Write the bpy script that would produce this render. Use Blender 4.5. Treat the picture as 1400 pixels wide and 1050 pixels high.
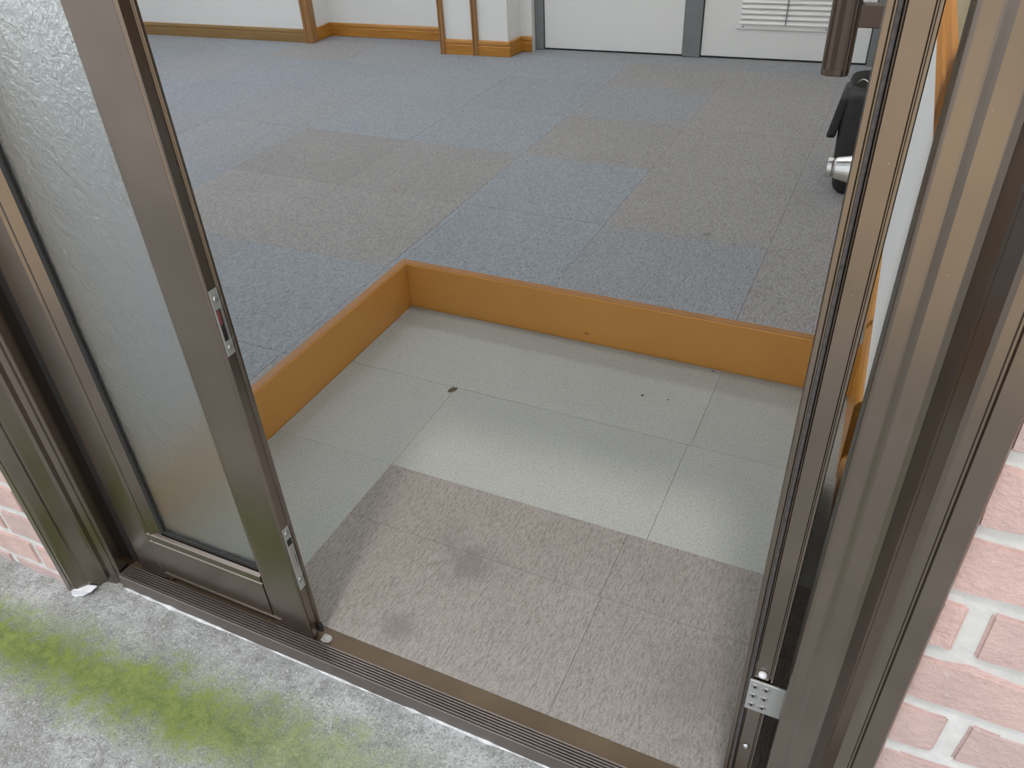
import bpy, bmesh, math, random
from mathutils import Vector, Matrix
random.seed(7)
S = 2.0/3.0                      # survey unit -> metres
scene = bpy.context.scene
for o in list(bpy.data.objects): bpy.data.objects.remove(o)
COL = scene.collection

# ---------------------------------------------------------------- camera
YAW, PITCH, ROLL, FPX = 0.4681, 0.6307, 0.0557, 1088.84
CAM = Vector((1.3832, -1.7355, 1.9153))
def cam_axes():
    cy, sy, cp, sp = math.cos(YAW), math.sin(YAW), math.cos(PITCH), math.sin(PITCH)
    f = Vector((-sy*cp, cy*cp, -sp)); r = Vector((cy, sy, 0)); d = f.cross(r)
    c, s = math.cos(ROLL), math.sin(ROLL)
    return c*r + s*d, -s*r + c*d, f
R_, D_, F_ = cam_axes()
cam = bpy.data.cameras.new('camera'); co = bpy.data.objects.new('camera', cam); COL.objects.link(co)
cam.sensor_fit = 'HORIZONTAL'; cam.sensor_width = 36; cam.lens = FPX*36/1400; cam.clip_start = 0.02
U_ = -D_; B_ = -F_
co.matrix_world = Matrix(((R_.x, U_.x, B_.x, CAM.x*S), (R_.y, U_.y, B_.y, CAM.y*S), (R_.z, U_.z, B_.z, CAM.z*S), (0, 0, 0, 1)))
scene.camera = co

# ---------------------------------------------------------------- sky, sun, exposure
w = bpy.data.worlds.new('overcast_sky'); scene.world = w; w.use_nodes = True
bg = w.node_tree.nodes['Background']; bg.inputs[0].default_value = (0.90, 0.95, 1.0, 1); bg.inputs[1].default_value = 1.0
sun = bpy.data.lights.new('hazy_sun', 'SUN'); sun.energy = 0.7; sun.angle = math.radians(4.5); sun.color = (1, 0.97, 0.92)
so = bpy.data.objects.new('hazy_sun', sun); COL.objects.link(so)
so.rotation_euler = Vector((-0.2, 1.0, -2.75)).to_track_quat('-Z', 'Y').to_euler(); so.location = (0, -3, 6)
scene.view_settings.view_transform = 'Standard'; scene.view_settings.look = 'None'
scene.view_settings.exposure = 0.6; scene.view_settings.gamma = 1.0
scene.view_settings.use_curve_mapping = False
LAMP = 8.5                       # radiance of the added ceiling fill lamps

# ---------------------------------------------------------------- mesh helpers
class MB:
    """collects shapes in survey units; build() links them as one mesh object"""
    def __init__(self): self.v = []; self.f = []
    def add(self, vs, fs):
        n = len(self.v); self.v += [Vector(p) for p in vs]; self.f += [[i+n for i in q] for q in fs]; return self
    def box(self, x0, x1, y0, y1, z0, z1):
        return self.add([(x0,y0,z0),(x1,y0,z0),(x1,y1,z0),(x0,y1,z0),(x0,y0,z1),(x1,y0,z1),(x1,y1,z1),(x0,y1,z1)],
                 [(0,3,2,1),(4,5,6,7),(0,1,5,4),(1,2,6,5),(2,3,7,6),(3,0,4,7)])
    def prism(self, pts, axis, a, b):
        """closed 2-D outline swept along an axis; pts are the two other coordinates in order"""
        def P(p, t): return {'x': (t, p[0], p[1]), 'y': (p[0], t, p[1]), 'z': (p[0], p[1], t)}[axis]
        n = len(pts)
        return self.add([P(p, a) for p in pts] + [P(p, b) for p in pts],
                 [tuple(range(n))[::-1], tuple(range(n, 2*n))] + [(i, (i+1) % n, n+(i+1) % n, n+i) for i in range(n)])
    def tube(self, rings, n=16, cap=True):
        """rings = [(centre, radius)], a lathe along the polyline"""
        ax = (Vector(rings[-1][0])-Vector(rings[0][0])).normalized()
        u = ax.orthogonal().normalized(); w_ = ax.cross(u); vs = []; fs = []
        for c, r in rings:
            for k in range(n):
                a = 2*math.pi*k/n; vs.append(Vector(c)+u*r*math.cos(a)+w_*r*math.sin(a))
        for i in range(len(rings)-1):
            for k in range(n): fs.append((i*n+k, i*n+(k+1) % n, (i+1)*n+(k+1) % n, (i+1)*n+k))
        if cap: fs.append(tuple(range(n))[::-1]); fs.append(tuple(range((len(rings)-1)*n, len(rings)*n)))
        return self.add(vs, fs)
    def map(self, fn): self.v = [Vector(fn(p)) for p in self.v]; return self
    def base(self):
        xs = [p.x for p in self.v]; ys = [p.y for p in self.v]; zs = [p.z for p in self.v]
        return Vector(((min(xs)+max(xs))/2, (min(ys)+max(ys))/2, min(zs)))*S
    def build(self, name, mat, parent=None, bevel=0.0, smooth=False, sub=None, seg=2):
        loc = self.base(); me = bpy.data.meshes.new(name)
        me.from_pydata([p*S-loc for p in self.v], [], self.f)
        b = bmesh.new(); b.from_mesh(me); bmesh.ops.recalc_face_normals(b, faces=b.faces[:]); b.to_mesh(me); b.free()
        me.materials.append(mat)
        o = bpy.data.objects.new(name, me); COL.objects.link(o)
        if parent is not None:
            p = parent; pl = Vector()
            while p is not None: pl += p.location; p = p.parent
            o.parent = parent; loc = loc - pl
        o.location = loc
        if bevel:
            m = o.modifiers.new('bevel', 'BEVEL'); m.width = bevel*S; m.segments = seg; m.limit_method = 'ANGLE'; m.angle_limit = math.radians(35)
            m.harden_normals = False
        if smooth:
            for q in me.polygons: q.use_smooth = True
        return o
def tag(o, label=None, cat=None, group=None, kind=None):
    if label: o['label'] = label
    if cat: o['category'] = cat
    if group: o['group'] = group
    if kind: o['kind'] = kind
    return o
def empty(name, x, y, z):
    o = bpy.data.objects.new(name, None); COL.objects.link(o); o.location = Vector((x, y, z))*S; o.empty_display_size = 0.1; return o
def share(src, parent, loc, name=None):
    c = src.copy(); COL.objects.link(c); c.parent = parent
    if name: c.name = name
    c.location = loc; return c

# ---------------------------------------------------------------- material helpers
class M_:
    def __init__(self, name):
        self.m = bpy.data.materials.new(name); self.m.use_nodes = True; self.t = self.m.node_tree; self.n = self.t.nodes; self.n.clear()
        self.out = self.n.new('ShaderNodeOutputMaterial'); self.p = self.n.new('ShaderNodeBsdfPrincipled')
        self.t.links.new(self.p.outputs[0], self.out.inputs[0]); self.tc = self.n.new('ShaderNodeTexCoord')
        self.geo = self.n.new('ShaderNodeNewGeometry')
    def L(self, a, b): self.t.links.new(a, b)
    def set(self, **k):
        for a, b in k.items():
            i = self.p.inputs[a.replace('_', ' ')]
            if hasattr(b, 'is_output'): self.L(b, i)
            else: i.default_value = b if not isinstance(b, tuple) or len(b) == 4 else (*b, 1)
        return self
    def mapping(self, src=None, scale=(1,1,1), loc=(0,0,0), rot=(0,0,0)):
        n = self.n.new('ShaderNodeMapping'); self.L(src or self.geo.outputs['Position'], n.inputs[0])
        n.inputs['Scale'].default_value = scale; n.inputs['Location'].default_value = loc; n.inputs['Rotation'].default_value = rot; return n.outputs[0]
    def noise(self, vec, scale, detail=3, rough=0.6, dist=0.0):
        n = self.n.new('ShaderNodeTexNoise'); self.L(vec, n.inputs['Vector']); n.inputs['Scale'].default_value = scale
        n.inputs['Detail'].default_value = detail; n.inputs['Roughness'].default_value = rough; n.inputs['Distortion'].default_value = dist; return n.outputs[0]
    def ramp(self, fac, *st):
        n = self.n.new('ShaderNodeValToRGB'); self.L(fac, n.inputs[0]); e = n.color_ramp.elements
        while len(e) < len(st): e.new(0.5)
        for q, (p, c) in zip(e, st): q.position = p; q.color = c if isinstance(c, tuple) and len(c) == 4 else (*c, 1) if isinstance(c, tuple) else (c, c, c, 1)
        return n.outputs[0]
    def mix(self, fac, a, b, mode='MIX'):
        n = self.n.new('ShaderNodeMix'); n.data_type = 'RGBA'; n.blend_type = mode
        for i, v in ((0, fac), (6, a), (7, b)):
            if hasattr(v, 'is_output'): self.L(v, n.inputs[i])
            else: n.inputs[i].default_value = v if not isinstance(v, tuple) else (*v, 1)
        return n.outputs[2]
    def math(self, op, a, b=None):
        n = self.n.new('ShaderNodeMath'); n.operation = op
        for i, v in enumerate((a, b)):
            if v is None: continue
            if hasattr(v, 'is_output'): self.L(v, n.inputs[i])
            else: n.inputs[i].default_value = v
        return n.outputs[0]
    def xyz(self, src=None):
        n = self.n.new('ShaderNodeSeparateXYZ'); self.L(src or self.geo.outputs['Position'], n.inputs[0]); return n.outputs
    def rnd(self):
        n = self.n.new('ShaderNodeObjectInfo'); return n.outputs['Random']
    def bump(self, h, strength=0.3, dist=0.002):
        n = self.n.new('ShaderNodeBump'); self.L(h, n.inputs['Height']); n.inputs['Strength'].default_value = strength; n.inputs['Distance'].default_value = dist
        self.L(n.outputs[0], self.p.inputs['Normal']); return self
    def spot(self, x, y, r):
        """0..1 blob around a point of the floor (survey units)"""
        c = self.xyz(); dx = self.math('SUBTRACT', c[0], x*S); dy = self.math('SUBTRACT', c[1], y*S)
        d = self.math('SQRT', self.math('ADD', self.math('MULTIPLY', dx, dx), self.math('MULTIPLY', dy, dy)))
        return self.math('SUBTRACT', 1.0, self.math('DIVIDE', d, r*S))

def lin(r, g, b):
    f = lambda c: ((c/255+0.055)/1.055)**2.4 if c > 10 else c/255/12.92
    return (f(r), f(g), f(b))
def plain(name, col, rough=0.5, metal=0.0, spec=0.5, mott=0.0, sc=8, bump=0.0, bsc=200):
    k = M_(name)
    c = col
    if mott:
        n = k.noise(k.mapping(), sc, 4)
        c = k.mix(k.ramp(n, (0.3, 0.0), (0.7, 1.0)), tuple(q*(1-mott) for q in col), tuple(min(1, q*(1+mott)) for q in col))
    k.set(Base_Color=c, Roughness=rough, Metallic=metal); k.p.inputs['Specular IOR Level'].default_value = spec
    if bump: k.bump(k.noise(k.mapping(), bsc, 3), bump, 0.001)
    return k.m

def carpet(name, ca, cb, cd, rot=0.0, fib=(230, 80), amt=1.0, stains=()):
    k = M_(name); g = k.mapping(rot=(0, 0, rot), scale=(fib[0], fib[1], 100))
    f1 = k.noise(g, 1.0, 4, 0.75, 0.6)
    f2 = k.noise(k.mapping(), 330, 3, 0.7)
    big = k.noise(k.mapping(), 3.0, 4)
    c = k.mix(k.ramp(big, (0.35, 0.0), (0.65, 1.0)), ca, cb)
    dark = k.ramp(f1, (0.34, 1.0), (0.56, 0.0)); c = k.mix(k.math('MULTIPLY', dark, 0.9*amt), c, cd)
    dk2 = k.ramp(f2, (0.30, 1.0), (0.46, 0.0)); c = k.mix(k.math('MULTIPLY', dk2, 0.55*amt), c, cd)
    lite = k.ramp(f2, (0.54, 0.0), (0.68, 1.0)); c = k.mix(k.math('MULTIPLY', lite, 0.5*amt), c, tuple(min(1, q*1.6) for q in ca))
    tint = k.ramp(k.rnd(), (0.0, 0.96), (1.0, 1.04)); c = k.mix(1.0, c, tint, 'MULTIPLY')
    sn = k.noise(k.mapping(), 22, 4)
    for (x, y, r, a) in stains:
        q = k.math('ADD', k.spot(x, y, r), k.math('MULTIPLY', k.math('SUBTRACT', sn, 0.5), 1.3))
        c = k.mix(k.math('MULTIPLY', k.ramp(q, (0.2, 0.0), (0.75, 1.0)), a), c, tuple(v*0.45 for v in ca))
    k.set(Base_Color=c, Roughness=0.95); k.p.inputs['Specular IOR Level'].default_value = 0.15
    k.p.inputs['Sheen Weight'].default_value = 0.25; k.p.inputs['Sheen Roughness'].default_value = 0.45
    k.bump(k.math('ADD', f1, k.math('MULTIPLY', f2, 0.5)), 0.6, 0.003)
    return k.m

def anodised(name, col, rough=0.33, metal=1.0):
    k = M_(name); n = k.noise(k.mapping(scale=(700, 700, 5)), 1.0, 2); d = k.noise(k.mapping(), 7, 4)
    c = k.mix(k.ramp(d, (0.35, 0.0), (0.7, 1.0)), tuple(q*0.9 for q in col), tuple(q*1.08 for q in col))
    speck = k.ramp(k.noise(k.mapping(), 190, 2, 0.4), (0.80, 0.0), (0.82, 1.0)); c = k.mix(k.math('MULTIPLY', speck, 0.7), c, (0.75, 0.72, 0.68))
    k.set(Base_Color=c, Metallic=metal, Roughness=k.ramp(n, (0.3, rough-0.012), (0.7, rough+0.015)))
    return k.m

def wood(name, c1, c2, axis='x', rough=0.35, sc=1.0):
    k = M_(name); s = {'x': (4, 60, 60), 'y': (60, 4, 60), 'z': (60, 60, 4)}[axis]
    g = k.noise(k.mapping(scale=tuple(q*sc for q in s)), 1.0, 5, 0.6, 0.8)
    k.set(Base_Color=k.mix(k.ramp(g, (0.3, 0.0), (0.68, 1.0)), c1, c2), Roughness=rough); k.bump(g, 0.08, 0.001); return k.m

MAT = {}
MAT['bronze'] = anodised('bronze_anodised_aluminium', (0.265, 0.222, 0.190), 0.24)
MAT['bronze_sill'] = anodised('worn_bronze_sill', (0.20, 0.168, 0.15), 0.40, 0.7)
MAT['handle'] = plain('dark_bronze_handle', (0.13, 0.098, 0.082), 0.42, 0.6)
MAT['bronze_flat'] = plain('flat_bronze_track', (0.105, 0.070, 0.040), 0.5, 0.4, mott=0.15)
MAT['rubber'] = plain('black_rubber', (0.012, 0.011, 0.011), 0.6)
MAT['gasket'] = plain('grey_brush_gasket', (0.07, 0.063, 0.062), 0.8, mott=0.4, sc=120)
MAT['steel'] = plain('brushed_steel', (0.55, 0.55, 0.54), 0.32, 1.0, mott=0.1, sc=60)
MAT['zinc'] = plain('zinc_plate', (0.50, 0.51, 0.50), 0.45, 0.7)
MAT['slot'] = plain('dark_slot', (0.015, 0.013, 0.012), 0.5)
MAT['red'] = plain('faded_red_mark', (0.22, 0.05, 0.045), 0.5)
MAT['paint_chip'] = plain('white_filler', (0.75, 0.75, 0.78), 0.7, mott=0.1, sc=60, bump=0.4)
MAT['sealant'] = plain('grey_white_sealant', (0.55, 0.55, 0.56), 0.8, mott=0.35, sc=40, bump=0.5)
MAT['step_paint'] = plain('ochre_step_paint', lin(203, 145, 72), 0.40, mott=0.04, sc=5)
MAT['shaded_nosing'] = plain('shade_tinted_nosing', lin(152, 102, 48), 0.5, mott=0.08, sc=12)  # shade put into the colour: step top kept darker under overhead lamps
MAT['scuff'] = plain('dark_scuff', (0.06, 0.035, 0.02), 0.8)
MAT['white_wall'] = plain('white_wallpaper', (0.78, 0.78, 0.765), 0.85, mott=0.02, sc=4, bump=0.15, bsc=500)
MAT['beige_wall'] = plain('beige_wallpaper', (0.50, 0.42, 0.26), 0.8)
MAT['door_white'] = plain('white_door_laminate', (0.80, 0.80, 0.785), 0.4)
MAT['door_grey'] = plain('grey_door_frame', (0.20, 0.21, 0.215), 0.45, mott=0.06, sc=15)
MAT['ceil'] = plain('white_ceiling', (0.82, 0.82, 0.80), 0.9)
MAT['pine_x'] = wood('orange_pine_boards', (0.36, 0.145, 0.018), (0.52, 0.23, 0.035), 'x')
MAT['pine_y'] = wood('orange_pine_side_boards', (0.36, 0.145, 0.018), (0.52, 0.23, 0.035), 'y')
MAT['pine_rail'] = wood('deep_orange_rail', (0.58, 0.21, 0.012), (0.70, 0.28, 0.02), 'y', 0.6)
MAT['pine_z'] = wood('brown_pine_posts', (0.27, 0.13, 0.045), (0.38, 0.19, 0.07), 'z')
MAT['dull_x'] = wood('dull_brown_boards', (0.25, 0.145, 0.05), (0.31, 0.185, 0.07), 'x')
MAT['leather'] = plain('black_bag_fabric', (0.018, 0.017, 0.017), 0.55, mott=0.2, sc=50, bump=0.3)
MAT['yellow'] = plain('yellow_lining', (0.42, 0.30, 0.05), 0.8)
MAT['leaf'] = plain('dry_leaf', (0.10, 0.075, 0.05), 0.8)
MAT['mortar'] = plain('pale_mortar', (0.66, 0.655, 0.64), 0.95, mott=0.12, sc=30, bump=0.8, bsc=140)
MAT['slab'] = plain('bare_screed', (0.25, 0.24, 0.23), 0.9)
def mk_brick():
    k = M_('weathered_pink_brick'); v = k.mapping()
    n1 = k.noise(v, 14, 5, 0.65); n2 = k.noise(v, 90, 4, 0.7)
    c = k.mix(k.ramp(n1, (0.3, 0.0), (0.7, 1.0)), (0.53, 0.375, 0.345), (0.70, 0.495, 0.45))
    c = k.mix(k.ramp(k.rnd(), (0.25, 0.0), (0.9, 0.6)), c, (0.48, 0.375, 0.36))
    c = k.mix(k.ramp(n2, (0.62, 0.0), (0.74, 0.75)), c, (0.72, 0.66, 0.62))
    c = k.mix(k.ramp(n2, (0.22, 0.6), (0.34, 0.0)), c, (0.20, 0.12, 0.11))
    k.set(Base_Color=c, Roughness=0.92); k.bump(k.math('ADD', n2, n1), 0.7, 0.004); return k.m
MAT['brick'] = mk_brick()
def mk_concrete():
    k = M_('mossy_concrete'); v = k.mapping(); c = k.xyz()
    n1 = k.noise(v, 5, 6, 0.65); n2 = k.noise(v, 45, 5, 0.7); n3 = k.noise(v, 260, 3, 0.6); n4 = k.noise(v, 14, 5, 0.7)
    col = k.mix(k.ramp(n1, (0.34, 0.0), (0.66, 1.0)), (0.25, 0.255, 0.245), (0.46, 0.465, 0.47))
    col = k.mix(k.ramp(n4, (0.36, 0.65), (0.52, 0.0)), col, (0.22, 0.22, 0.20))
    col = k.mix(k.ramp(n2, (0.34, 0.7), (0.52, 0.0)), col, (0.17, 0.17, 0.155))
    col = k.mix(k.ramp(n3, (0.32, 0.8), (0.45, 0.0)), col, (0.12, 0.12, 0.105))
    col = k.mix(k.ramp(n3, (0.58, 0.0), (0.68, 0.6)), col, (0.66, 0.66, 0.65))
    # moss grows in a damp band that runs off obliquely from the left jamb
    x = k.math('DIVIDE', c[0], S); y = k.math('DIVIDE', c[1], S)
    ctr = k.math('ADD', k.math('MULTIPLY', x, MOSS[0]), MOSS[1])
    dist = k.math('ABSOLUTE', k.math('SUBTRACT', y, ctr))
    q = k.math('SUBTRACT', 1.0, k.math('DIVIDE', dist, MOSS[2]))
    q = k.math('ADD', q, k.math('MULTIPLY', k.math('SUBTRACT', n4, 0.5), 1.3))
    q = k.math('ADD', q, k.math('MULTIPLY', k.math('SUBTRACT', n2, 0.5), 1.4))
    fade = k.ramp(x, (0.0, 1.0), (0.55, 0.55), (1.0, 0.0))
    m = k.math('MULTIPLY', k.ramp(q, (0.1, 0.0), (0.8, 1.0)), fade)
    moss = k.mix(k.ramp(n2, (0.3, 0.0), (0.7, 1.0)), (0.075, 0.115, 0.012), (0.20, 0.25, 0.035))
    col = k.mix(k.math('MULTIPLY', m, 0.9), col, moss)
    k.set(Base_Color=col, Roughness=0.95); k.bump(k.math('ADD', n2, k.math('MULTIPLY', n3, 0.7)), 0.5, 0.004); return k.m
MOSS = (0.05, -1.035, 0.17)
MAT['concrete'] = mk_concrete()
GREY = (lin(171, 172, 166), lin(176, 177, 171), lin(124, 125, 119))
MAT['grey_mat'] = carpet('pale_grey_carpet', *GREY, rot=0, fib=(260, 230), amt=0.7)
BR = (lin(155, 148, 142), lin(149, 142, 136), lin(97, 91, 86))
ST = [(0.48, -0.31, 0.13, 0.55), (0.40, -0.60, 0.09, 0.5), (0.36, -0.22, 0.10, 0.2), (1.25, -0.45, 0.25, 0.3)]
MAT['brown_a'] = carpet('brown_carpet_lengthways', *BR, rot=0.12, fib=(260, 48), amt=0.75, stains=ST)
MAT['brown_b'] = carpet('brown_carpet_crossways', *BR, rot=1.5, fib=(240, 60), amt=0.75, stains=ST)
BROWN = (lin(156, 153, 152), lin(151, 148, 147), lin(92, 90, 90))
BLUE = (lin(150, 155, 161), lin(146, 151, 158), lin(87, 92, 99))
GRB = (lin(153, 155, 158), lin(149, 150, 154), lin(90, 92, 96))
DARK = (lin(148, 145, 144), lin(143, 140, 139), lin(88, 86, 85))
for nm, c in (('brown', BROWN), ('blue', BLUE), ('mid', GRB), ('dark', DARK)):
    for i, r in enumerate((0.0, 1.57)):
        MAT['up_%s_%d' % (nm, i)] = carpet('%s_grey_carpet_tile_grain_%s' % (nm, 'xy'[i]), *c, rot=r+0.35, fib=(250, 70), amt=0.95, stains=[(0.694, 1.763, 0.03, 0.8)])
def mk_pane():
    k = M_('figured_obscure_glass'); v = k.mapping()
    n = k.noise(v, 85, 3, 0.55, 0.8); n2 = k.noise(v, 26, 3, 0.5, 1.2)
    k.set(Base_Color=(0.93, 0.97, 0.95), Roughness=0.30, IOR=1.45); k.p.inputs['Transmission Weight'].default_value = 1.0
    k.bump(k.math('ADD', n, n2), 0.45, 0.004); return k.m
MAT['pane'] = mk_pane()
def mk_clear():
    k = M_('clear_window_glass'); tr = k.n.new('ShaderNodeBsdfTransparent'); gl = k.n.new('ShaderNodeBsdfGlossy'); gl.inputs['Roughness'].default_value = 0.02
    fr = k.n.new('ShaderNodeFresnel'); fr.inputs[0].default_value = 1.45; mx = k.n.new('ShaderNodeMixShader')
    k.L(fr.outputs[0], mx.inputs[0]); k.L(tr.outputs[0], mx.inputs[1]); k.L(gl.outputs[0], mx.inputs[2]); k.L(mx.outputs[0], k.out.inputs[0]); return k.m
MAT['clear'] = mk_clear()
def mk_emit():
    k = M_('fill_lamp_diffuser'); e = k.n.new('ShaderNodeEmission'); e.inputs[0].default_value = (0.93, 0.97, 1.0, 1); e.inputs[1].default_value = LAMP
    k.L(e.outputs[0], k.out.inputs[0]); return k.m
MAT['lamp'] = mk_emit()

# ================================================================ structure
ZU = 0.2226; ZG = -0.05; ZC = 3.8; HEAD = 3.0
XL, XR = -0.685, 1.59            # outer edges of the door frame
YB = -0.85                       # brick face
WR = 1.485                       # right wall of the entrance
XW = -6.2                        # left wall of the room
TH = math.atan(0.062)            # the back wall is slightly out of square
def FW(p):
    return Vector((p.x*math.cos(TH)-p.y*math.sin(TH), 4.865+p.x*math.sin(TH)+p.y*math.cos(TH), p.z))
ST_ = 'structure'

gr = MB().prism([(-3.2, ZG), (-0.60, ZG), (-0.60, ZG-0.08), (6.5, ZG-0.08), (6.5, ZG-0.3), (-3.2, ZG-0.3)], 'x', -8, 7).build('floor_porch', MAT['concrete'])
tag(gr, 'grey concrete porch slab with a band of green moss', 'porch floor', kind=ST_)

yd = MB().box(-2.2, 60, -80, -3.2, ZG-0.3, ZG-0.06).build('floor_yard', plain('pale_sandy_yard', (0.62, 0.52, 0.38), 0.95, mott=0.12, sc=2))
tag(yd, 'pale sandy yard in front of the concrete porch', 'yard', kind=ST_)
tag(MB().box(-60, -2.2, -80, -3.2, ZG-0.3, ZG-0.06).build('floor_path', plain('grey_paved_path', (0.42, 0.41, 0.40), 0.95, mott=0.12, sc=3)), 'grey paved path beside the sandy yard', 'path', kind=ST_)

# ---- brick walls either side of the doorway: mortar body + single bricks
def brick_mesh(L, H, seed):
    r = random.Random(seed); b = bmesh.new(); bmesh.ops.create_cube(b, size=1)
    bmesh.ops.scale(b, vec=(L*S, 0.10*S, H*S), verts=b.verts)
    bmesh.ops.subdivide_edges(b, edges=[e for e in b.edges if abs((e.verts[0].co-e.verts[1].co).x) > 0.005], cuts=max(1, int(L/0.04)), use_grid_fill=True)
    p = [r.uniform(0, 6.28) for _ in range(4)]
    for v in b.verts:
        if v.co.y < 0:
            q = 0 if v.co.z < 0 else 1
            v.co.z += 0.0014*math.sin(v.co.x*70+p[q])+r.uniform(-1, 1)*0.0009
            v.co.y += 0.0010*math.sin(v.co.x*45+p[2])+r.uniform(-1, 1)*0.0006
            if abs(v.co.x) > L*S*0.49: v.co.x += r.uniform(-1, 1)*0.0022
    bmesh.ops.bevel(b, geom=[e for e in b.edges if e.calc_face_angle(0) > 0.7], offset=0.003, segments=2, affect='EDGES')
    me = bpy.data.meshes.new('brick'); b.to_mesh(me); b.free(); me.materials.append(MAT['brick'])
    return me
CH = 0.1255; BL = 0.36; JT = 0.026
BANK = {}
def brick_of(length):
    n = max(1, round(length/(BL-JT)*8)); k = (n, random.randint(0, 3))
    if k not in BANK: BANK[k] = brick_mesh((BL-JT)*n/8, CH-JT, n*10+k[1])
    return BANK[k], (BL-JT)*n/8
def brick_wall(name, x0, x1, first, side, label):
    body = MB().box(x0, x1, YB+0.006, -0.62, ZG, ZC+0.4).build(name, MAT['mortar']); tag(body, label, 'brick wall', kind=ST_)
    n = int((ZC+0.3)/CH); part_cache = {}
    for i in range(-1, n):
        z0 = i*CH-0.0005+JT/2; z1 = z0+CH-JT
        if z0 < ZG: z0 = ZG
        j = first.get(i, (0.045 if side > 0 else -0.08)*1.0 + (0.18 if i % 2 == 0 else 0.0)*side if True else 0)
        edge = x1 if side < 0 else x0
        # joints measured from the frame edge outwards
        joints = [-0.004]; d = j
        while d < (x1-x0): joints.append(d); d += BL
        joints.append(x1-x0)
        for a, b in zip(joints[:-1], joints[1:]):
            a2 = a + (JT/2 if a > 0 else 0.0); b2 = b - JT/2
            if b2-a2 < 0.02: continue
            xa, xb = (edge+a2, edge+b2) if side > 0 else (edge-b2, edge-a2)
            me, ml = brick_of(xb-xa); o = bpy.data.objects.new('brick', me); COL.objects.link(o); o.parent = body
            o.location = Vector(((xa+xb)/2, YB+0.05+random.uniform(-0.002, 0.002), (z0+z1)/2))*S - body.location
            o.scale = ((xb-xa)/ml, 1, (z1-z0)/(CH-JT))
    return body
FL = {0: 0.091, 1: 0.175, 2: 0.021+0.36*0, -1: 0.26, 3: 0.20, 4: 0.06, 5: 0.22}
FR = {7: 0.048, 5: 0.083, 6: 0.245, 8: 0.26, 9: 0.09, 4: 0.27, 3: 0.07, 10: 0.24}
for i in range(-1, 60):
    FL.setdefault(i, 0.05+0.18*(i % 2)); FR.setdefault(i, 0.07+0.18*(i % 2 == 0))
brick_wall('wall_front_left', -2.6, XL, FL, -1, 'pink brick wall beside the closed obscure glass door')
brick_wall('wall_front_right', XR, 3.0, FR, 1, 'pink brick wall beside the hinges of the open door')
tag(MB().box(XL, XR, -0.85, -0.62, HEAD+0.16, ZC+0.4).build('wall_front_header', MAT['mortar']), 'rendered wall above the bronze door frame', 'wall', kind=ST_)
V0, V1, VZ0, VZ1 = -5.9, -2.75, ZU+0.05, 3.2
wf = MB().box(XW-0.2, -2.6, -0.85, -0.62, ZG, VZ0).box(XW-0.2, -2.6, -0.85, -0.62, VZ1, ZC+0.4).box(XW-0.2, V0, -0.85, -0.62, VZ0, VZ1).box(V1, -2.6, -0.85, -0.62, VZ0, VZ1)
tag(wf.build('wall_front', MAT['mortar']), 'front wall of the room with an added sliding window', 'wall', kind=ST_)
wi = empty('fill_window', (V0+V1)/2, -0.74, VZ0); tag(wi, 'added unseen sliding window in the front wall', 'window', kind=ST_)  # added out of view to throw light on the floor and riser faces
for (a, b, c, d) in ((V0, V1, VZ0, VZ0+0.06), (V0, V1, VZ1-0.06, VZ1), (V0, V0+0.06, VZ0+0.06, VZ1-0.06), (V1-0.06, V1, VZ0+0.06, VZ1-0.06), (-4.36, -4.29, VZ0+0.06, VZ1-0.06)):
    MB().box(a, b, -0.77, -0.70, c, d).build('window_frame', MAT['bronze'], wi)
for a, b in ((V0+0.06, -4.36), (-4.29, V1-0.06)): MB().box(a, b, -0.74, -0.73, VZ0+0.06, VZ1-0.06).build('pane', MAT['clear'], wi)

# ---- floors
fe = MB().box(-0.55, WR, -0.68, 1.04, -0.12, -0.012).build('floor_entrance', MAT['slab']); tag(fe, 'low entrance floor laid with pale grey and brown carpet', 'floor', kind=ST_)
G = 0.0004
def tile(parent, x0, x1, y0, y1, zt, mat, name='carpet_tile', th=0.012):
    o = MB().box(x0+G, x1-G, y0+G, y1-G, zt-th, zt+random.uniform(0, 0.0008)).build(name, mat, parent, bevel=0.0008, seg=1)
    return o
for (x0, x1, y0, y1) in ((-0.514, 0.965, 0.5, 1.003), (0.965, WR-.015, 0.5, 1.003), (-0.514, 0.0, 0.0, 0.5), (0.0, 0.955, 0.0, 0.5), (0.955, WR-.015, 0.0, 0.5), (-0.514, 0.0, -0.681, 0.0)):
    tile(fe, x0, x1, y0, y1, 0.0, MAT['grey_mat'])
for (x0, x1, y0, y1, m) in ((0.0, 0.893, -0.268, 0.0, 'brown_b'), (0.893, WR-.015, -0.268, 0.0, 'brown_a'), (0.0, 0.90, -0.681, -0.268, 'brown_a'), (0.90, WR-.015, -0.681, -0.268, 'brown_b')):
    tile(fe, x0, x1, y0, y1, 0.001, MAT[m])
fl = MB().prism([(XW, -0.64), (-0.55, -0.64), (-0.55, 1.04), (WR, 1.04), (WR, 5.3), (XW, 5.3)], 'z', -0.12, ZU-0.012).build('floor', MAT['slab'])
tag(fl, 'raised room floor of blue-grey and brown-grey carpet tiles', 'floor', kind=ST_)
X0, PX, Y0, PY = -0.585, 0.785, 0.95, 0.752
BLUEMAP = {(0, 0): 'blue', (0, 1): 'blue', (0, 2): 'brown', (1, 0): 'mid', (1, 1): 'brown', (1, 2): 'brown', (-2, 1): 'dark', (-1, 1): 'brown', (-1, 0): 'brown',
           (-1, -1): 'blue', (-2, 0): 'brown', (-2, -1): 'mid', (-1, 2): 'blue', (-2, 2): 'blue', (-3, 2): 'mid', (-1, 3): 'blue', (-2, 3): 'blue', (0, 3): 'mid', (2, 0): 'brown', (2, 1): 'brown', (2, 2): 'brown'}
NOSE = 0.036
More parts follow.
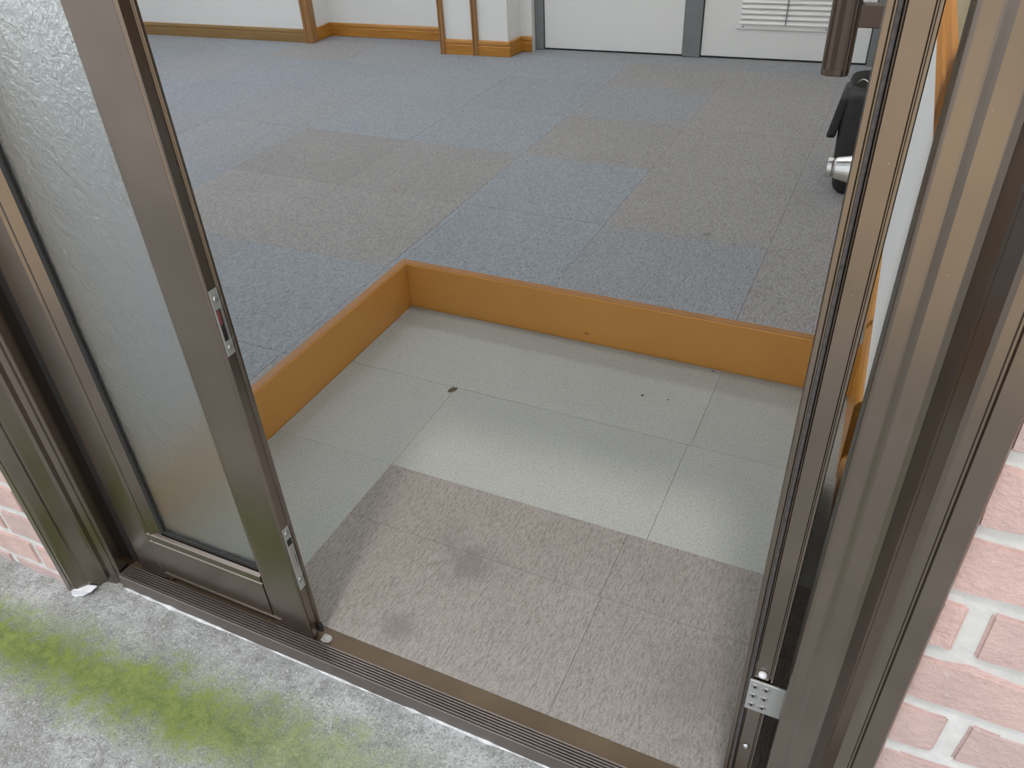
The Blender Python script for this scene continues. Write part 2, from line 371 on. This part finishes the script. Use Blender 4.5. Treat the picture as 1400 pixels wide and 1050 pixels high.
for i in range(-8, 4):
    for j in range(-3, 6):
        x0, x1, y0, y1 = X0+i*PX, X0+(i+1)*PX, Y0+j*PY, Y0+(j+1)*PY
        x0 = max(x0, XW+.005); x1 = min(x1, WR-.016); y0 = max(y0, -0.61); y1 = min(y1, 4.55)
        if x1-x0 < 0.02 or y1-y0 < 0.02: continue
        m = BLUEMAP.get((i, j)) or (random.choice(['blue', 'mid', 'blue', 'mid', 'brown']) if i < 0 else random.choice(['brown', 'brown', 'mid']))
        mat = MAT['up_%s_%d' % (m, random.randint(0, 1))]
        xs, ys = -0.516-NOSE, 1.0055+NOSE
        if x0 < xs < x1 and y0 < ys: # clip round the step corner
            tile(fl, x0, xs, y0, y1, ZU-0.002, mat)
            if y1 > ys: tile(fl, xs+0.0, x1, max(ys, y0), y1, ZU-0.002, mat)
        elif x0 >= xs:
            if y1 <= ys: continue
            tile(fl, x0, x1, max(y0, ys), y1, ZU-0.002, mat)
        else: tile(fl, x0, x1, y0, y1, ZU-0.002, mat)
tag(MB().prism([(XW, 4.5), (WR, 4.5), (WR, 5.3), (XW, 5.3)], 'z', ZU-0.012, ZU-0.003).build('carpet_strip', MAT['up_mid_0'], fl))

# ---- step riser boards
st = empty('step_riser', -0.5, 1.0, 0); tag(st, 'ochre painted step board between low entrance and raised carpet', 'step', kind=ST_)
MB().prism([(1.0055, -0.012), (1.0055, ZU-0.004), (1.0095, ZU), (1.0055+NOSE, ZU), (1.0055+NOSE, -0.012)], 'x', -0.516, WR-0.002).build('riser_board', MAT['step_paint'], st, bevel=0.002)
MB().prism([(-0.516, -0.012), (-0.516, ZU-0.004), (-0.520, ZU), (-0.516-NOSE, ZU), (-0.516-NOSE, -0.012)], 'y', -0.66, 1.0055+NOSE).build('riser_board', MAT['step_paint'], st, bevel=0.002)
MB().box(-0.519, WR-0.002, 1.0085, 1.0055+NOSE, ZU-0.001, ZU+0.001).build('shaded_nosing', MAT['shaded_nosing'], st)
MB().box(-0.516-NOSE, -0.519, -0.655, 1.0055+NOSE, ZU-0.001, ZU+0.001).build('shaded_nosing', MAT['shaded_nosing'], st)
tag(MB().prism([(0.36, 0.045), (0.372, 0.047), (0.385, 0.041), (0.37, 0.043)], 'y', 1.0035, 1.0058).build('scuff_mark', MAT['scuff'], st), 'small dark scuff')

# ---- room shell
def wx(y, off=0.0): return 1.495-0.025*y-off
def along_right(pts, y0, y1):       # outline (distance off the wall, height) swept along the slightly skewed right wall
    return MB().prism([(a, b) for a, b in pts], 'y', y0, y1).map(lambda p: (wx(p.y, p.x), p.y, p.z))
tag(along_right([(0, -0.1), (0, 1.25), (-0.16, 1.25), (-0.16, -0.1)], -0.66, 5.3).build('wall_right', MAT['white_wall']), 'white lower wall behind the open door', 'wall', kind=ST_)
tag(along_right([(0, 1.25), (0, ZC), (-0.16, ZC), (-0.16, 1.25)], -0.66, 5.3).build('wall_right_upper', MAT['beige_wall']), 'beige upper wall above the timber dado rail', 'wall', kind=ST_)
tag(along_right([(0, 1.24), (0.014, 1.245), (0.019, 1.26), (0.019, 1.33), (0.014, 1.34), (0.014, 1.35), (0.017, 1.36), (0.012, 1.39), (0, 1.40)], -0.60, 4.4).build('trim_1', MAT['pine_rail']), 'orange timber dado rail on the wall behind the open door', 'rail', kind=ST_)
def skirting_profile(y0, z0, h, t):   # (depth, height) outline facing -depth
    return [(y0, z0), (y0-t, z0), (y0-t, z0+h*0.62), (y0-t*0.78, z0+h*0.66), (y0-t*0.78, z0+h*0.72), (y0-t, z0+h*0.76), (y0-t*0.85, z0+h*0.92), (y0-t*0.45, z0+h), (y0, z0+h)]
SK = ((0.018, 0.0), (0.018, 0.085), (0.010, 0.105), (0, 0.11))
tag(along_right([(0, 0.0)]+list(SK), -0.62, 0.52).build('baseboard_right', MAT['pine_y']), 'orange timber baseboard on the low entrance floor behind the open door', 'baseboard', kind=ST_)
tag(along_right([(0, ZU)]+[(a, ZU+b) for a, b in SK], 1.04, 4.6).build('baseboard_right_raised', MAT['pine_y']), 'orange timber baseboard along the raised floor on the right wall', 'baseboard', kind=ST_)
tag(along_right([(0, 0.0), (0.020, 0.0), (0.020, ZU+0.085), (0.010, ZU+0.105), (0, ZU+0.11)], 0.52, 1.004).build('trim_6', MAT['pine_y']), 'tall orange timber board on the right wall at the end of the step', 'trim', kind=ST_)
# left wall with a window
wl = MB()
WY0, WY1, WZ0, WZ1 = 0.2, 4.1, ZU+0.05, 3.3
wl.box(XW-0.2, XW, -0.85, 5.3, -0.1, WZ0).box(XW-0.2, XW, -0.85, 5.3, WZ1, ZC).box(XW-0.2, XW, -0.85, WY0, WZ0, WZ1).box(XW-0.2, XW, WY1, 5.3, WZ0, WZ1)
tag(wl.build('wall_left', MAT['white_wall']), 'white end wall of the room with a window', 'wall', kind=ST_)
wi = empty('window_1', XW-0.08, (WY0+WY1)/2, WZ0); tag(wi, 'wide window in the end wall of the room', 'window', kind=ST_)
for (a, b, c, d) in ((WY0, WY1, WZ0, WZ0+0.06), (WY0, WY1, WZ1-0.06, WZ1), (WY0, WY0+0.06, WZ0+0.06, WZ1-0.06), (WY1-0.06, WY1, WZ0+0.06, WZ1-0.06), (2.22, 2.28, WZ0+0.06, WZ1-0.06)):
    MB().box(XW-0.12, XW-0.05, a, b, c, d).build('window_frame', MAT['bronze'], wi)
for a, b in ((WY0+0.06, 2.22), (2.28, WY1-0.06)): MB().box(XW-0.09, XW-0.08, a, b, WZ0+0.06, WZ1-0.06).build('pane', MAT['clear'], wi)
tag(MB().box(XW-0.2, WR+0.12, -0.85, 5.4, ZC, ZC+0.1).build('ceiling', MAT['ceil']), 'white ceiling of the room', 'ceiling', kind=ST_)
# inner faces of the front wall
tag(MB().box(-2.75, XL+0.16, -0.62, -0.60, -0.0, ZC).build('wall_front_inner', MAT['white_wall']), 'white inner face of the front wall', 'wall', kind=ST_)
tag(MB().box(XL+0.16, WR, -0.62, -0.60, HEAD+0.1, ZC).build('wall_front_inner_header', MAT['white_wall']), 'white inner wall above the doorway', 'wall', kind=ST_)

tag(MB().box(-0.566, -0.518, -0.60, -0.50, ZU, HEAD).build('trim_5', wood('tan_timber_lining', (0.50, 0.36, 0.21), (0.60, 0.45, 0.28), 'z')), 'tan timber lining behind the closed obscure glass door', 'trim', kind=ST_)
# ---- back wall: piers, recesses, skirting, posts, two white doors
bk = MB().prism([(XW-0.3, -0.18), (-3.60, -0.18), (-3.60, 0.11), (-2.22, 0.11), (-2.22, -0.30), (-1.635, -0.30), (-1.60, -0.10), (-1.50, -0.10), (-1.50, 0.06), (1.75, 0.06), (1.75, 0.35), (XW-0.3, 0.35)], 'z', -0.12, ZC).map(FW)
tag(bk.build('wall_back', MAT['white_wall']), 'white back wall with piers and recesses', 'wall', kind=ST_)
def skirt(name, x0, x1, wdepth, mat, label, h=0.112, t=0.02):
    o = MB().prism(skirting_profile(wdepth, ZU, h, t), 'x', x0, x1).map(FW).build(name, mat); tag(o, label, 'baseboard', kind=ST_); return o
skirt('baseboard_back_left', XW+0.2, -3.665, -0.18, MAT['dull_x'], 'dull brown baseboard along the back wall left of the posts')
skirt('baseboard_back_recess', -3.60, -2.22, 0.11, MAT['pine_x'], 'orange baseboard in the back wall recess')
skirt('baseboard_back_pier', -2.20, -1.615, -0.30, MAT['pine_x'], 'orange baseboard round the narrow white pier', 0.118)
skirt('baseboard_back_return', -1.62, -1.50, -0.10, MAT['pine_x'], 'short orange baseboard beside the grey door frame', 0.118)
def side_skirt(name, pts, label, h=0.112):
    o = MB().prism(pts, 'z', ZU, ZU+h).map(FW).build(name, MAT['pine_y'], bevel=0.006); tag(o, label, 'baseboard', kind=ST_)
side_skirt('baseboard_back_recess_side', [(-3.60, -0.13), (-3.578, -0.13), (-3.578, 0.11), (-3.60, 0.11)], 'orange baseboard on the side of the recess beside the wide post')
side_skirt('baseboard_back_pier_side', [(-1.635, -0.30), (-1.612, -0.318), (-1.578, -0.12), (-1.60, -0.10)], 'orange baseboard on the side of the narrow pier', 0.118)
for n, (a, b, c, d, lab) in enumerate(((-3.665, -3.575, -0.215, -0.13, 'wide brown timber post at the corner of the back wall'), (-2.245, -2.198, -0.33, -0.27, 'slim brown timber strip at the edge of the white pier'), (-1.945, -1.895, -0.33, -0.30, 'slim brown timber strip up the middle of the white pier'))):
    w0 = (b-a)
    o = MB().prism([(a, d), (a, c+0.008), (a+0.006, c), (a+w0*0.3, c), (a+w0*0.34, c+0.007), (a+w0*0.42, c+0.007), (a+w0*0.46, c), (b-0.006, c), (b, c+0.008), (b, d)], 'z', ZU, ZC).map(FW).build('trim_%d' % (n+2), MAT['pine_z'])
    tag(o, lab, 'post', kind=ST_)
DZ = 3.2
fr = empty('door_frame_grey', -0.2, 4.85, ZU); tag(fr, 'grey steel frame round the two white doors', 'door frame', kind=ST_)
for a, b in ((-1.50, -1.425), (-0.262, -0.128), (1.10, 1.18)):
    MB().box(a, b, -0.03, 0.06, ZU, DZ).map(FW).build('post', MAT['door_grey'], fr, bevel=0.003)
MB().box(-1.50, 1.18, -0.03, 0.06, DZ, DZ+0.08).map(FW).build('head', MAT['door_grey'], fr)
d3 = empty('door_3', -0.85, 4.83, ZU); tag(d3, 'plain white flush door in grey frame', 'door', kind=ST_)
MB().box(-1.418, -0.268, -0.012, 0.05, ZU+0.012, DZ-0.006).map(FW).build('panel', MAT['door_white'], d3, bevel=0.002)
MB().box(-1.418, -0.268, -0.006, 0.05, ZU, ZU+0.010).map(FW).build('bottom_seal', MAT['slot'], d3)
d4 = empty('door_4', 0.5, 4.9, ZU); tag(d4, 'white flush door with a louvred vent in grey frame', 'door', kind=ST_)
MB().box(-0.120, 1.092, -0.012, 0.05, ZU+0.012, DZ-0.006).map(FW).build('panel', MAT['door_white'], d4, bevel=0.002)
MB().box(-0.120, 1.092, -0.006, 0.05, ZU, ZU+0.010).map(FW).build('bottom_seal', MAT['slot'], d4)
lv = MB()
LX0, LX1, LZ0, LZ1 = 0.125, 0.855, 0.442, 1.10
lv.box(LX0, LX1, -0.022, -0.010, LZ0, LZ0+0.034).box(LX0, LX1, -0.022, -0.010, LZ1-0.034, LZ1).box(LX0, LX0+0.034, -0.022, -0.010, LZ0+0.034, LZ1-0.034).box(LX1-0.034, LX1, -0.022, -0.010, LZ0+0.034, LZ1-0.034)
lf = lv.map(FW).build('vent_frame', MAT['door_white'], d4, bevel=0.002)
MB().box(LX0+0.034, LX1-0.034, -0.0135, -0.0122, LZ0+0.034, LZ1-0.034).map(FW).build('vent_back', MAT['door_grey'], lf)
z = LZ0+0.040
while z < LZ1-0.06:
    MB().prism([(-0.0135, z), (-0.030, z-0.004), (-0.030, z+0.002), (-0.0135, z+0.031), ], 'x', LX0+0.034, LX1-0.034).map(FW).build('slat', MAT['door_white'], lf)
    z += 0.037
MB().box(0.484, 0.492, -0.032, -0.0135, LZ0+0.034, LZ1-0.034).map(FW).build('vent_bar', MAT['door_grey'], lf)
for x in (0.18, 0.78): MB().tube([((x, -0.023, LZ0+0.017), 0.006), ((x, -0.027, LZ0+0.017), 0.004)], 8).map(FW).build('screw', MAT['door_grey'], lf)

# ================================================================ bronze door frame
df = empty('door_frame', 0.45, -0.76, ZG); tag(df, 'bronze aluminium door frame with a ribbed sill', 'door frame', kind=ST_)
PROF = [(0, -0.66), (0, -0.858), (0.004, -0.863), (0.034, -0.866), (0.0355, -0.860), (0.0395, -0.860), (0.041, -0.866), (0.054, -0.866), (0.060, -0.862), (0.073, -0.838), (0.0735, -0.832), (0.076, -0.828), (0.089, -0.792), (0.097, -0.785),
        (0.123, -0.784), (0.127, -0.781), (0.133, -0.776), (0.136, -0.775), (0.154, -0.777), (0.159, -0.774), (0.160, -0.770), (0.160, -0.66)]
MB().prism([(XL+o, y) for o, y in PROF], 'z', ZG, HEAD+0.16).build('jamb', MAT['bronze'], df, bevel=0.0012, seg=2)
MB().prism([(XR-o, y) for o, y in PROF], 'z', ZG, HEAD+0.16).build('jamb', MAT['bronze'], df, bevel=0.0012, seg=2)
MB().prism([(y, HEAD+0.16-o) for o, y in PROF], 'x', XL+0.158, XR-0.158).build('head', MAT['bronze'], df, bevel=0.0012)
# sill: front face, six ribs, flat track
sp = [(-0.784, ZG-0.0), (-0.784, 0.006), (-0.782, 0.008)]
y = -0.780
for i in range(6):
    sp += [(y, 0.0045), (y+0.0012, 0.0115), (y+0.0045, 0.0115), (y+0.0057, 0.0045)]; y += 0.0076
sp += [(-0.733, 0.0045), (-0.733, ZG)]
MB().prism(sp, 'x', XL+0.166, XR-0.166).build('sill', MAT['bronze_sill'], df)
MB().box(XL+0.16, XR-0.16, -0.7325, -0.681, ZG, -0.001).build('sill_track', MAT['bronze_flat'], df)
sl = MB(); prev = None; pts = []
r = random.Random(3); n = 60
for i in range(n+1):
    x = XL+0.172+(XR-XL-0.344)*i/n; pts.append((x, max(0.0008, r.gauss(0.004, 0.0028))))
top = [(x, -0.7845, ZG+0.002+q*0.9) for x, q in pts]; out = [(x, -0.7845-q, ZG+0.001) for x, q in pts]; bot = [(x, -0.784, ZG+0.001) for x, q in pts]
vs = top+out+bot; fs = []
for i in range(n):
    fs += [(i, i+1, n+1+i+1, n+1+i), (n+1+i, n+1+i+1, 2*n+2+i+1, 2*n+2+i), (2*n+2+i, 2*n+2+i+1, i+1, i)]
fs += [(0, n+1, 2*n+2), (n, 2*n+2+n, n+1+n)]
MB().add(vs, fs).build('sealant_bead', MAT['sealant'], df)
tag(df.children[-1], 'white flaking sealant line')
ch = MB().prism([(XL+0.030, ZG+0.0), (XL+0.036, ZG+0.022), (XL+0.052, ZG+0.034), (XL+0.072, ZG+0.030), (XL+0.094, ZG+0.016), (XL+0.070, ZG+0.004), (XL+0.045, ZG)], 'y', -0.873, -0.845).map(lambda p: (p.x, p.y+max(0, (p.x-XL-0.058))*0.75, p.z))
tag(ch.build('filler_patch', MAT['paint_chip'], df, bevel=0.002), 'white filler at the foot of the jamb')
MB().prism([(0.212, -0.726), (0.226, -0.729), (0.240, -0.724), (0.244, -0.716), (0.241, -0.707), (0.230, -0.701), (0.212, -0.702)], 'z', -0.001, 0.004)  .build('mortar_smear', plain('grey_grit_smear', (0.30, 0.29, 0.27), 0.9, mott=0.3, sc=80), df, bevel=0.001)

# ================================================================ closed leaf with obscure glass
d1 = empty('door_1', -0.15, -0.72, 0.012); tag(d1, 'closed narrow door leaf with obscure glass and bronze frame', 'door', kind=ST_)
LT = HEAD-0.012; F0, F1 = -0.735, -0.700
MB().prism([(0.060, F1), (0.060, F0+0.006), (0.066, F0+0.001), (0.078, F0), (0.190, F0), (0.1945, F0-0.003), (0.1985, F0-0.002), (0.2005, F0+0.002), (0.2005, -0.709), (0.2065, -0.707), (0.2065, F1)], 'z', 0.014, LT).build('stile', MAT['bronze'], d1, bevel=0.0008)
MB().prism([(-0.478, F1), (-0.478, F0+0.010), (-0.466, F0+0.001), (-0.460, F0), (-0.368, F0), (-0.360, F0+0.004), (-0.348, F0+0.001), (-0.318, F0+0.016), (-0.318, F1)], 'z', 0.014, LT).build('stile', MAT['bronze'], d1, bevel=0.0008)
MB().box(-0.526, -0.478, -0.718, F1, 0.014, LT).build('rebate_seal', MAT['rubber'], d1)
rl = MB().prism([(F1, 0.044), (F0, 0.044), (F0, 0.182), (F0+0.004, 0.186), (F0-0.001, 0.191), (F0+0.0005, 0.212), (F0+0.003, 0.216), (F0+0.010, 0.219), (F1, 0.219)], 'x', -0.366, 0.0605).build('bottom_rail', MAT['bronze'], d1, bevel=0.0008)
MB().prism([(F0+0.001, 0.040), (F0-0.003, 0.042), (F0-0.003, 0.046), (F0+0.001, 0.047)], 'x', -0.355, 0.093).build('drip_edge', MAT['bronze'], rl)
MB().box(-0.352, 0.090, -0.726, -0.706, 0.0125, 0.046).build('bottom_brush', MAT['rubber'], rl)
MB().box(-0.318, 0.060, F0, F1, LT-0.16, LT).build('top_rail', MAT['bronze'], d1, bevel=0.0012)
for (a, b, c, d) in ((-0.318, -0.300, 0.220, LT-0.16), (-0.300, 0.060, 0.220, 0.236)):
    MB().box(a, b, -0.722, F1, c, d).build('gasket', MAT['rubber'], d1, bevel=0.003)
pn = MB().box(-0.302, 0.062, -0.715, -0.708, 0.234, LT-0.158).build('pane', MAT['pane'], d1); tag(pn, 'textured obscure glass pane')
# strike plate and flush bolt on the meeting edge
def edge_plate(name, z0, z1, y0=-0.7325, y1=-0.7095):
    return MB().box(0.2005, 0.2025, y0, y1, z0, z1).build(name, MAT['zinc'], d1, bevel=0.0008)
def rscrew(z, parent, y=-0.721, x=0.2025, rr=0.0075, mat='steel'):
    MB().tube([((x, y, z), rr), ((x+0.002, y, z), rr*0.85), ((x+0.003, y, z), rr*0.3)], 14).build('screw', MAT[mat], parent, smooth=True)
spl = edge_plate('strike_plate', 0.985, 1.144); tag(spl, 'silver strike plate with a slot')
MB().box(0.2022, 0.2030, -0.7285, -0.7175, 1.022, 1.098).build('slot', MAT['slot'], spl)
MB().box(0.2024, 0.2034, -0.7283, -0.7215, 1.062, 1.096).build('red_mark', MAT['red'], spl)
MB().box(0.2024, 0.2042, -0.7176, -0.7146, 1.024, 1.098).build('slot_lip', MAT['steel'], spl, bevel=0.0006)
for zz in (1.122, 1.004): rscrew(zz, spl)
fb = edge_plate('flush_bolt', 0.221, 0.452); tag(fb, 'silver flush bolt')
MB().box(0.2022, 0.2045, -0.7285, -0.7135, 0.300, 0.390).build('lever', MAT['steel'], fb, bevel=0.001)
MB().box(0.2024, 0.2032, -0.7290, -0.7130, 0.390, 0.412).build('slot', MAT['slot'], fb)
MB().box(0.2044, 0.2047, -0.7185, -0.7165, 0.305, 0.352).build('slot', MAT['slot'], fb)
for zz in (0.432, 0.258): rscrew(zz, fb, rr=0.009)
MB().tube([((0.2065, -0.7045, 0.018), 0.006), ((0.2065, -0.7045, 0.05), 0.006)], 10).build('end_cap', MAT['rubber'], d1)

# ================================================================ open leaf, seen on its hinge edge
d2 = empty('door_2', 1.375, -0.1, 0.012); tag(d2, 'bronze door leaf standing open against the right wall', 'door', kind=ST_)
A0, A1, E0, E1 = 1.345, 1.405, -0.700, 0.490
hp = [(A0, E0+0.13), (A0, E0+0.003), (A0+0.002, E0), (A0+0.009, E0), (A0+0.010, E0+0.012), (A0+0.013, E0+0.012), (A0+0.0135, E0+0.002), (A0+0.0185, E0+0.002), (A0+0.019, E0+0.006), (A0+0.020, E0), (A0+0.022, E0-0.002), (A0+0.024, E0+0.001),
      (A1-0.009, E0+0.001), (A1-0.008, E0+0.004), (A1-0.006, E0+0.004), (A1-0.005, E0), (A1-0.001, E0), (A1, E0+0.002), (A1, E0+0.13)]
MB().prism(hp, 'z', 0.016, LT).build('stile', MAT['bronze'], d2, bevel=0.0006)
MB().box(A0+0.0132, A0+0.0188, E0-0.0005, E0+0.006, 0.018, LT).build('gasket', MAT['gasket'], d2, bevel=0.002)
MB().box(A0, A1, E1-0.13, E1, 0.016, LT).build('stile', MAT['bronze'], d2, bevel=0.002)
MB().box(A0, A1, E0+0.13, E1-0.13, 0.016, 0.22).build('bottom_rail', MAT['bronze'], d2, bevel=0.002)
MB().box(A0, A1, E0+0.13, E1-0.13, LT-0.16, LT).build('top_rail', MAT['bronze'], d2, bevel=0.002)
tag(MB().box(A0+0.026, A0+0.034, E0+0.128, E1-0.128, 0.218, LT-0.158).build('pane', MAT['pane'], d2), 'textured obscure glass pane')
# pull handle: ribbed bar on two stand-offs
HX, HY, HZ0, HZ1 = 1.232, 0.31, 1.375, 2.45
prof = []
for i in range(48):
    a = 2*math.pi*i/48; c, s_ = math.cos(a), math.sin(a)
    rx = 0.031*math.copysign(abs(c)**0.5, c); ry = 0.026*math.copysign(abs(s_)**0.5, s_)
    k = 1.0 - (0.10 if i % 4 == 0 else 0.0)
    prof.append((HX+rx*k, HY+ry*k))
ph = MB().prism(prof, 'z', HZ0+0.012, HZ1-0.012).build('pull_handle', MAT['handle'], d2); tag(ph, 'ribbed bronze pull bar')
def cap(z0, z1): MB().prism([(HX+(a-HX)*1.0, HY+(b-HY)*1.0) for a, b in prof[::2]], 'z', z0, z1).build('end_cap', MAT['handle'], ph, bevel=0.009, seg=3)
cap(HZ0-0.004, HZ0+0.0125); cap(HZ1-0.0125, HZ1+0.004)
for zz in (1.50, 2.32): MB().box(HX+0.029, A0+0.001, HY-0.016, HY+0.016, zz-0.024, zz+0.024).build('bracket', MAT['handle'], ph, bevel=0.003)
kn = MB().tube([((A0+0.002, 0.30, 1.155), 0.040), ((A0-0.012, 0.30, 1.155), 0.040), ((A0-0.016, 0.30, 1.155), 0.036), ((A0-0.070, 0.30, 1.155), 0.025), ((A0-0.073, 0.30, 1.155), 0.021), ((A0-0.078, 0.30, 1.155), 0.0235), ((A0-0.088, 0.30, 1.155), 0.0235), ((A0-0.090, 0.30, 1.155), 0.019)], 28).build('lock_cylinder', MAT['steel'], d2, smooth=False, bevel=0.0012); tag(kn, 'conical brushed steel lock cylinder')
# pivot hinge plate with six screws
hg = MB().prism([(1.362, 0.372), (1.432, 0.372), (1.432, 0.470), (1.362, 0.470)], 'y', -0.7065, -0.7015).build('hinge_plate', MAT['zinc'], d2, bevel=0.001); tag(hg, 'silver hinge plate with six screws')
for ix in (1.374, 1.396):
    for iz in (0.389, 0.420, 0.451):
        s1 = MB().tube([((ix, -0.7065, iz), 0.0080), ((ix, -0.7082, iz), 0.0075), ((ix, -0.7074, iz), 0.0045)], 14).build('screw', MAT['steel'], hg)
        MB().tube([((ix, -0.7078, iz), 0.003), ((ix, -0.7083, iz), 0.003)], 6).build('screw_slot', MAT['slot'], s1)
MB().tube([((1.383, -0.700, 0.492), 0.009), ((1.383, -0.706, 0.492), 0.008), ((1.383, -0.709, 0.492), 0.004)], 14).build('screw', MAT['paint_chip'], d2, smooth=True)
MB().tube([((1.383, -0.700, 0.225), 0.008), ((1.383, -0.704, 0.225), 0.004)], 12).build('screw', MAT['steel'], d2)

# ================================================================ things in the room
# black tote bag standing on the raised carpet behind the open door
bx, by = 1.255, 2.62
bag = empty('tote_bag', bx, by, ZU); tag(bag, 'black bag standing on the carpet behind the open door', 'bag')
def bag_body():
    m = MB(); rings = []; n = 28
    lev = [(0.0, 0.100, 0.17), (0.02, 0.112, 0.185), (0.16, 0.115, 0.19), (0.33, 0.112, 0.185), (0.46, 0.105, 0.175), (0.52, 0.095, 0.165)]
    vs = []; fs = []; r = random.Random(5)
    for li, (h, rx, ry) in enumerate(lev):
        for k in range(n):
            a = 2*math.pi*k/n; c, s_ = math.cos(a), math.sin(a)
            wob = 1+0.05*math.sin(3*a+li)+0.03*r.uniform(-1, 1)
            vs.append((bx-0.012*(h/0.52)+rx*wob*math.copysign(abs(c)**0.6, c), by+ry*wob*math.copysign(abs(s_)**0.6, s_), ZU+0.002+h))
    for i in range(len(lev)-1):
        for k in range(n): fs.append((i*n+k, i*n+(k+1) % n, (i+1)*n+(k+1) % n, (i+1)*n+k))
    fs.append(tuple(range(n))[::-1])
    top = len(lev)-1   # recessed inside
    for k in range(n):
        p = Vector(vs[top*n+k]); c = Vector((bx+0.03, by, 0)); q = p+(Vector((c.x, c.y, p.z))-p)*0.25; q.z -= 0.06; vs.append(tuple(q))
    for k in range(n): fs.append((top*n+k, top*n+(k+1) % n, (top+1)*n+(k+1) % n, (top+1)*n+k))
    fs.append(tuple(range((top+1)*n, (top+2)*n)))
    return m.add(vs, fs)
bag_body().build('bag_body', MAT['leather'], bag, smooth=True)
def strap(p0, p1, h, name, mat, rad=0.009):
    m = MB(); n = 14; pts = []
    for i in range(n+1):
        t = i/n; p = Vector(p0).lerp(Vector(p1), t); p.z += h*math.sin(math.pi*t); pts.append(p)
    for a, b in zip(pts[:-1], pts[1:]): m.tube([(a, rad), (b, rad)], 6)
    return m.build(name, mat, bag)
strap((bx-0.02, by-0.10, ZU+0.50), (bx-0.02, by+0.10, ZU+0.50), 0.18, 'handle', MAT['leather'])
strap((bx+0.07, by-0.10, ZU+0.50), (bx+0.07, by+0.10, ZU+0.50), 0.15, 'handle', MAT['leather'])
MB().box(bx-0.005, bx+0.075, by-0.12, by+0.12, ZU+0.44, ZU+0.505).build('lining', MAT['yellow'], bag, bevel=0.01)
pc = MB().prism([(by-0.15, ZU+0.28), (by-0.14, ZU+0.46), (by-0.10, ZU+0.50), (by+0.02, ZU+0.50), (by+0.05, ZU+0.46), (by+0.04, ZU+0.28), (by+0.02, ZU+0.26), (by-0.13, ZU+0.26)], 'x', bx-0.172, bx-0.128).map(lambda p: (p.x+(p.z-ZU-0.26)*0.18, p.y, p.z)).build('hanging_pouch', MAT['leather'], bag, bevel=0.012)
strap((bx-0.085, by-0.05, ZU+0.50), (bx-0.03, by-0.08, ZU+0.53), 0.02, 'clip', MAT['steel'], 0.003)

# a dry leaf and crumbs on the grey entrance carpet
lf2 = MB().add([(0, 0, 0.002), (0.010, 0.008, 0.006), (0.030, 0.010, 0.009), (0.046, 0.002, 0.004), (0.034, -0.008, 0.002), (0.014, -0.009, 0.002), (0.022, 0.001, 0.004),
                (0, 0, 0.001), (0.010, 0.008, 0.004), (0.030, 0.010, 0.007), (0.046, 0.002, 0.002), (0.034, -0.008, 0.001), (0.014, -0.009, 0.001), (0.022, 0.001, 0.002)],
               [(0, 1, 6), (1, 2, 6), (2, 3, 6), (3, 4, 6), (4, 5, 6), (5, 0, 6), (7, 13, 8), (8, 13, 9), (9, 13, 10), (10, 13, 11), (11, 13, 12), (12, 13, 7), (0, 7, 8, 1), (1, 8, 9, 2), (2, 9, 10, 3), (3, 10, 11, 4), (4, 11, 12, 5), (5, 12, 7, 0)])
a = 0.9
LEAF = (-0.02, 0.458)
lf2.map(lambda p: (LEAF[0]+p.x*math.cos(a)-p.y*math.sin(a), LEAF[1]+p.x*math.sin(a)+p.y*math.cos(a), p.z))
tag(lf2.build('dry_leaf', MAT['leaf']), 'small curled dry leaf on the pale grey carpet', 'leaf')

for (x, y, q) in ((0.713, 0.723, 0.007), (0.814, 0.732, 0.005), (0.931, 0.985, 0.006)):
    o = MB().add([(x-q, y, 0.0012), (x, y-q*0.8, 0.0012), (x+q, y+q*0.2, 0.0012), (x+q*0.2, y+q, 0.0012), (x-q*0.2, y+q*0.1, 0.0012+q*0.7), (x+q*0.4, y-q*0.1, 0.0012+q*0.6)],
                 [(3, 2, 1, 0), (0, 1, 4), (1, 5, 4), (1, 2, 5), (2, 3, 5), (3, 4, 5), (3, 0, 4)]).build('crumb', MAT['leaf'])
    tag(o, 'tiny dark crumb of dirt on the pale grey carpet by the step', 'crumb', 'crumbs on the grey carpet')
# ceiling lamps, unseen and added to brighten the room
for i, (x, y) in enumerate(((-4.6, 1.2), (-4.6, 3.4), (-2.3, 1.2), (-2.3, 3.4), (0.2, 1.6), (0.2, 3.6))):
    t = empty('fill_ceiling_light', x, y, ZC-0.07); tag(t, 'added unseen ceiling lamp brightening the room', 'lamp', 'added ceiling lamps of the room')
    MB().prism([(y-0.20, ZC), (y-0.17, ZC-0.05), (y+0.17, ZC-0.05), (y+0.20, ZC)], 'x', x-0.9, x+0.9).build('housing', MAT['door_white'], t)
    MB().box(x-0.87, x+0.87, y-0.15, y+0.15, ZC-0.07, ZC-0.05).build('diffuser', MAT['lamp'], t, bevel=0.01)
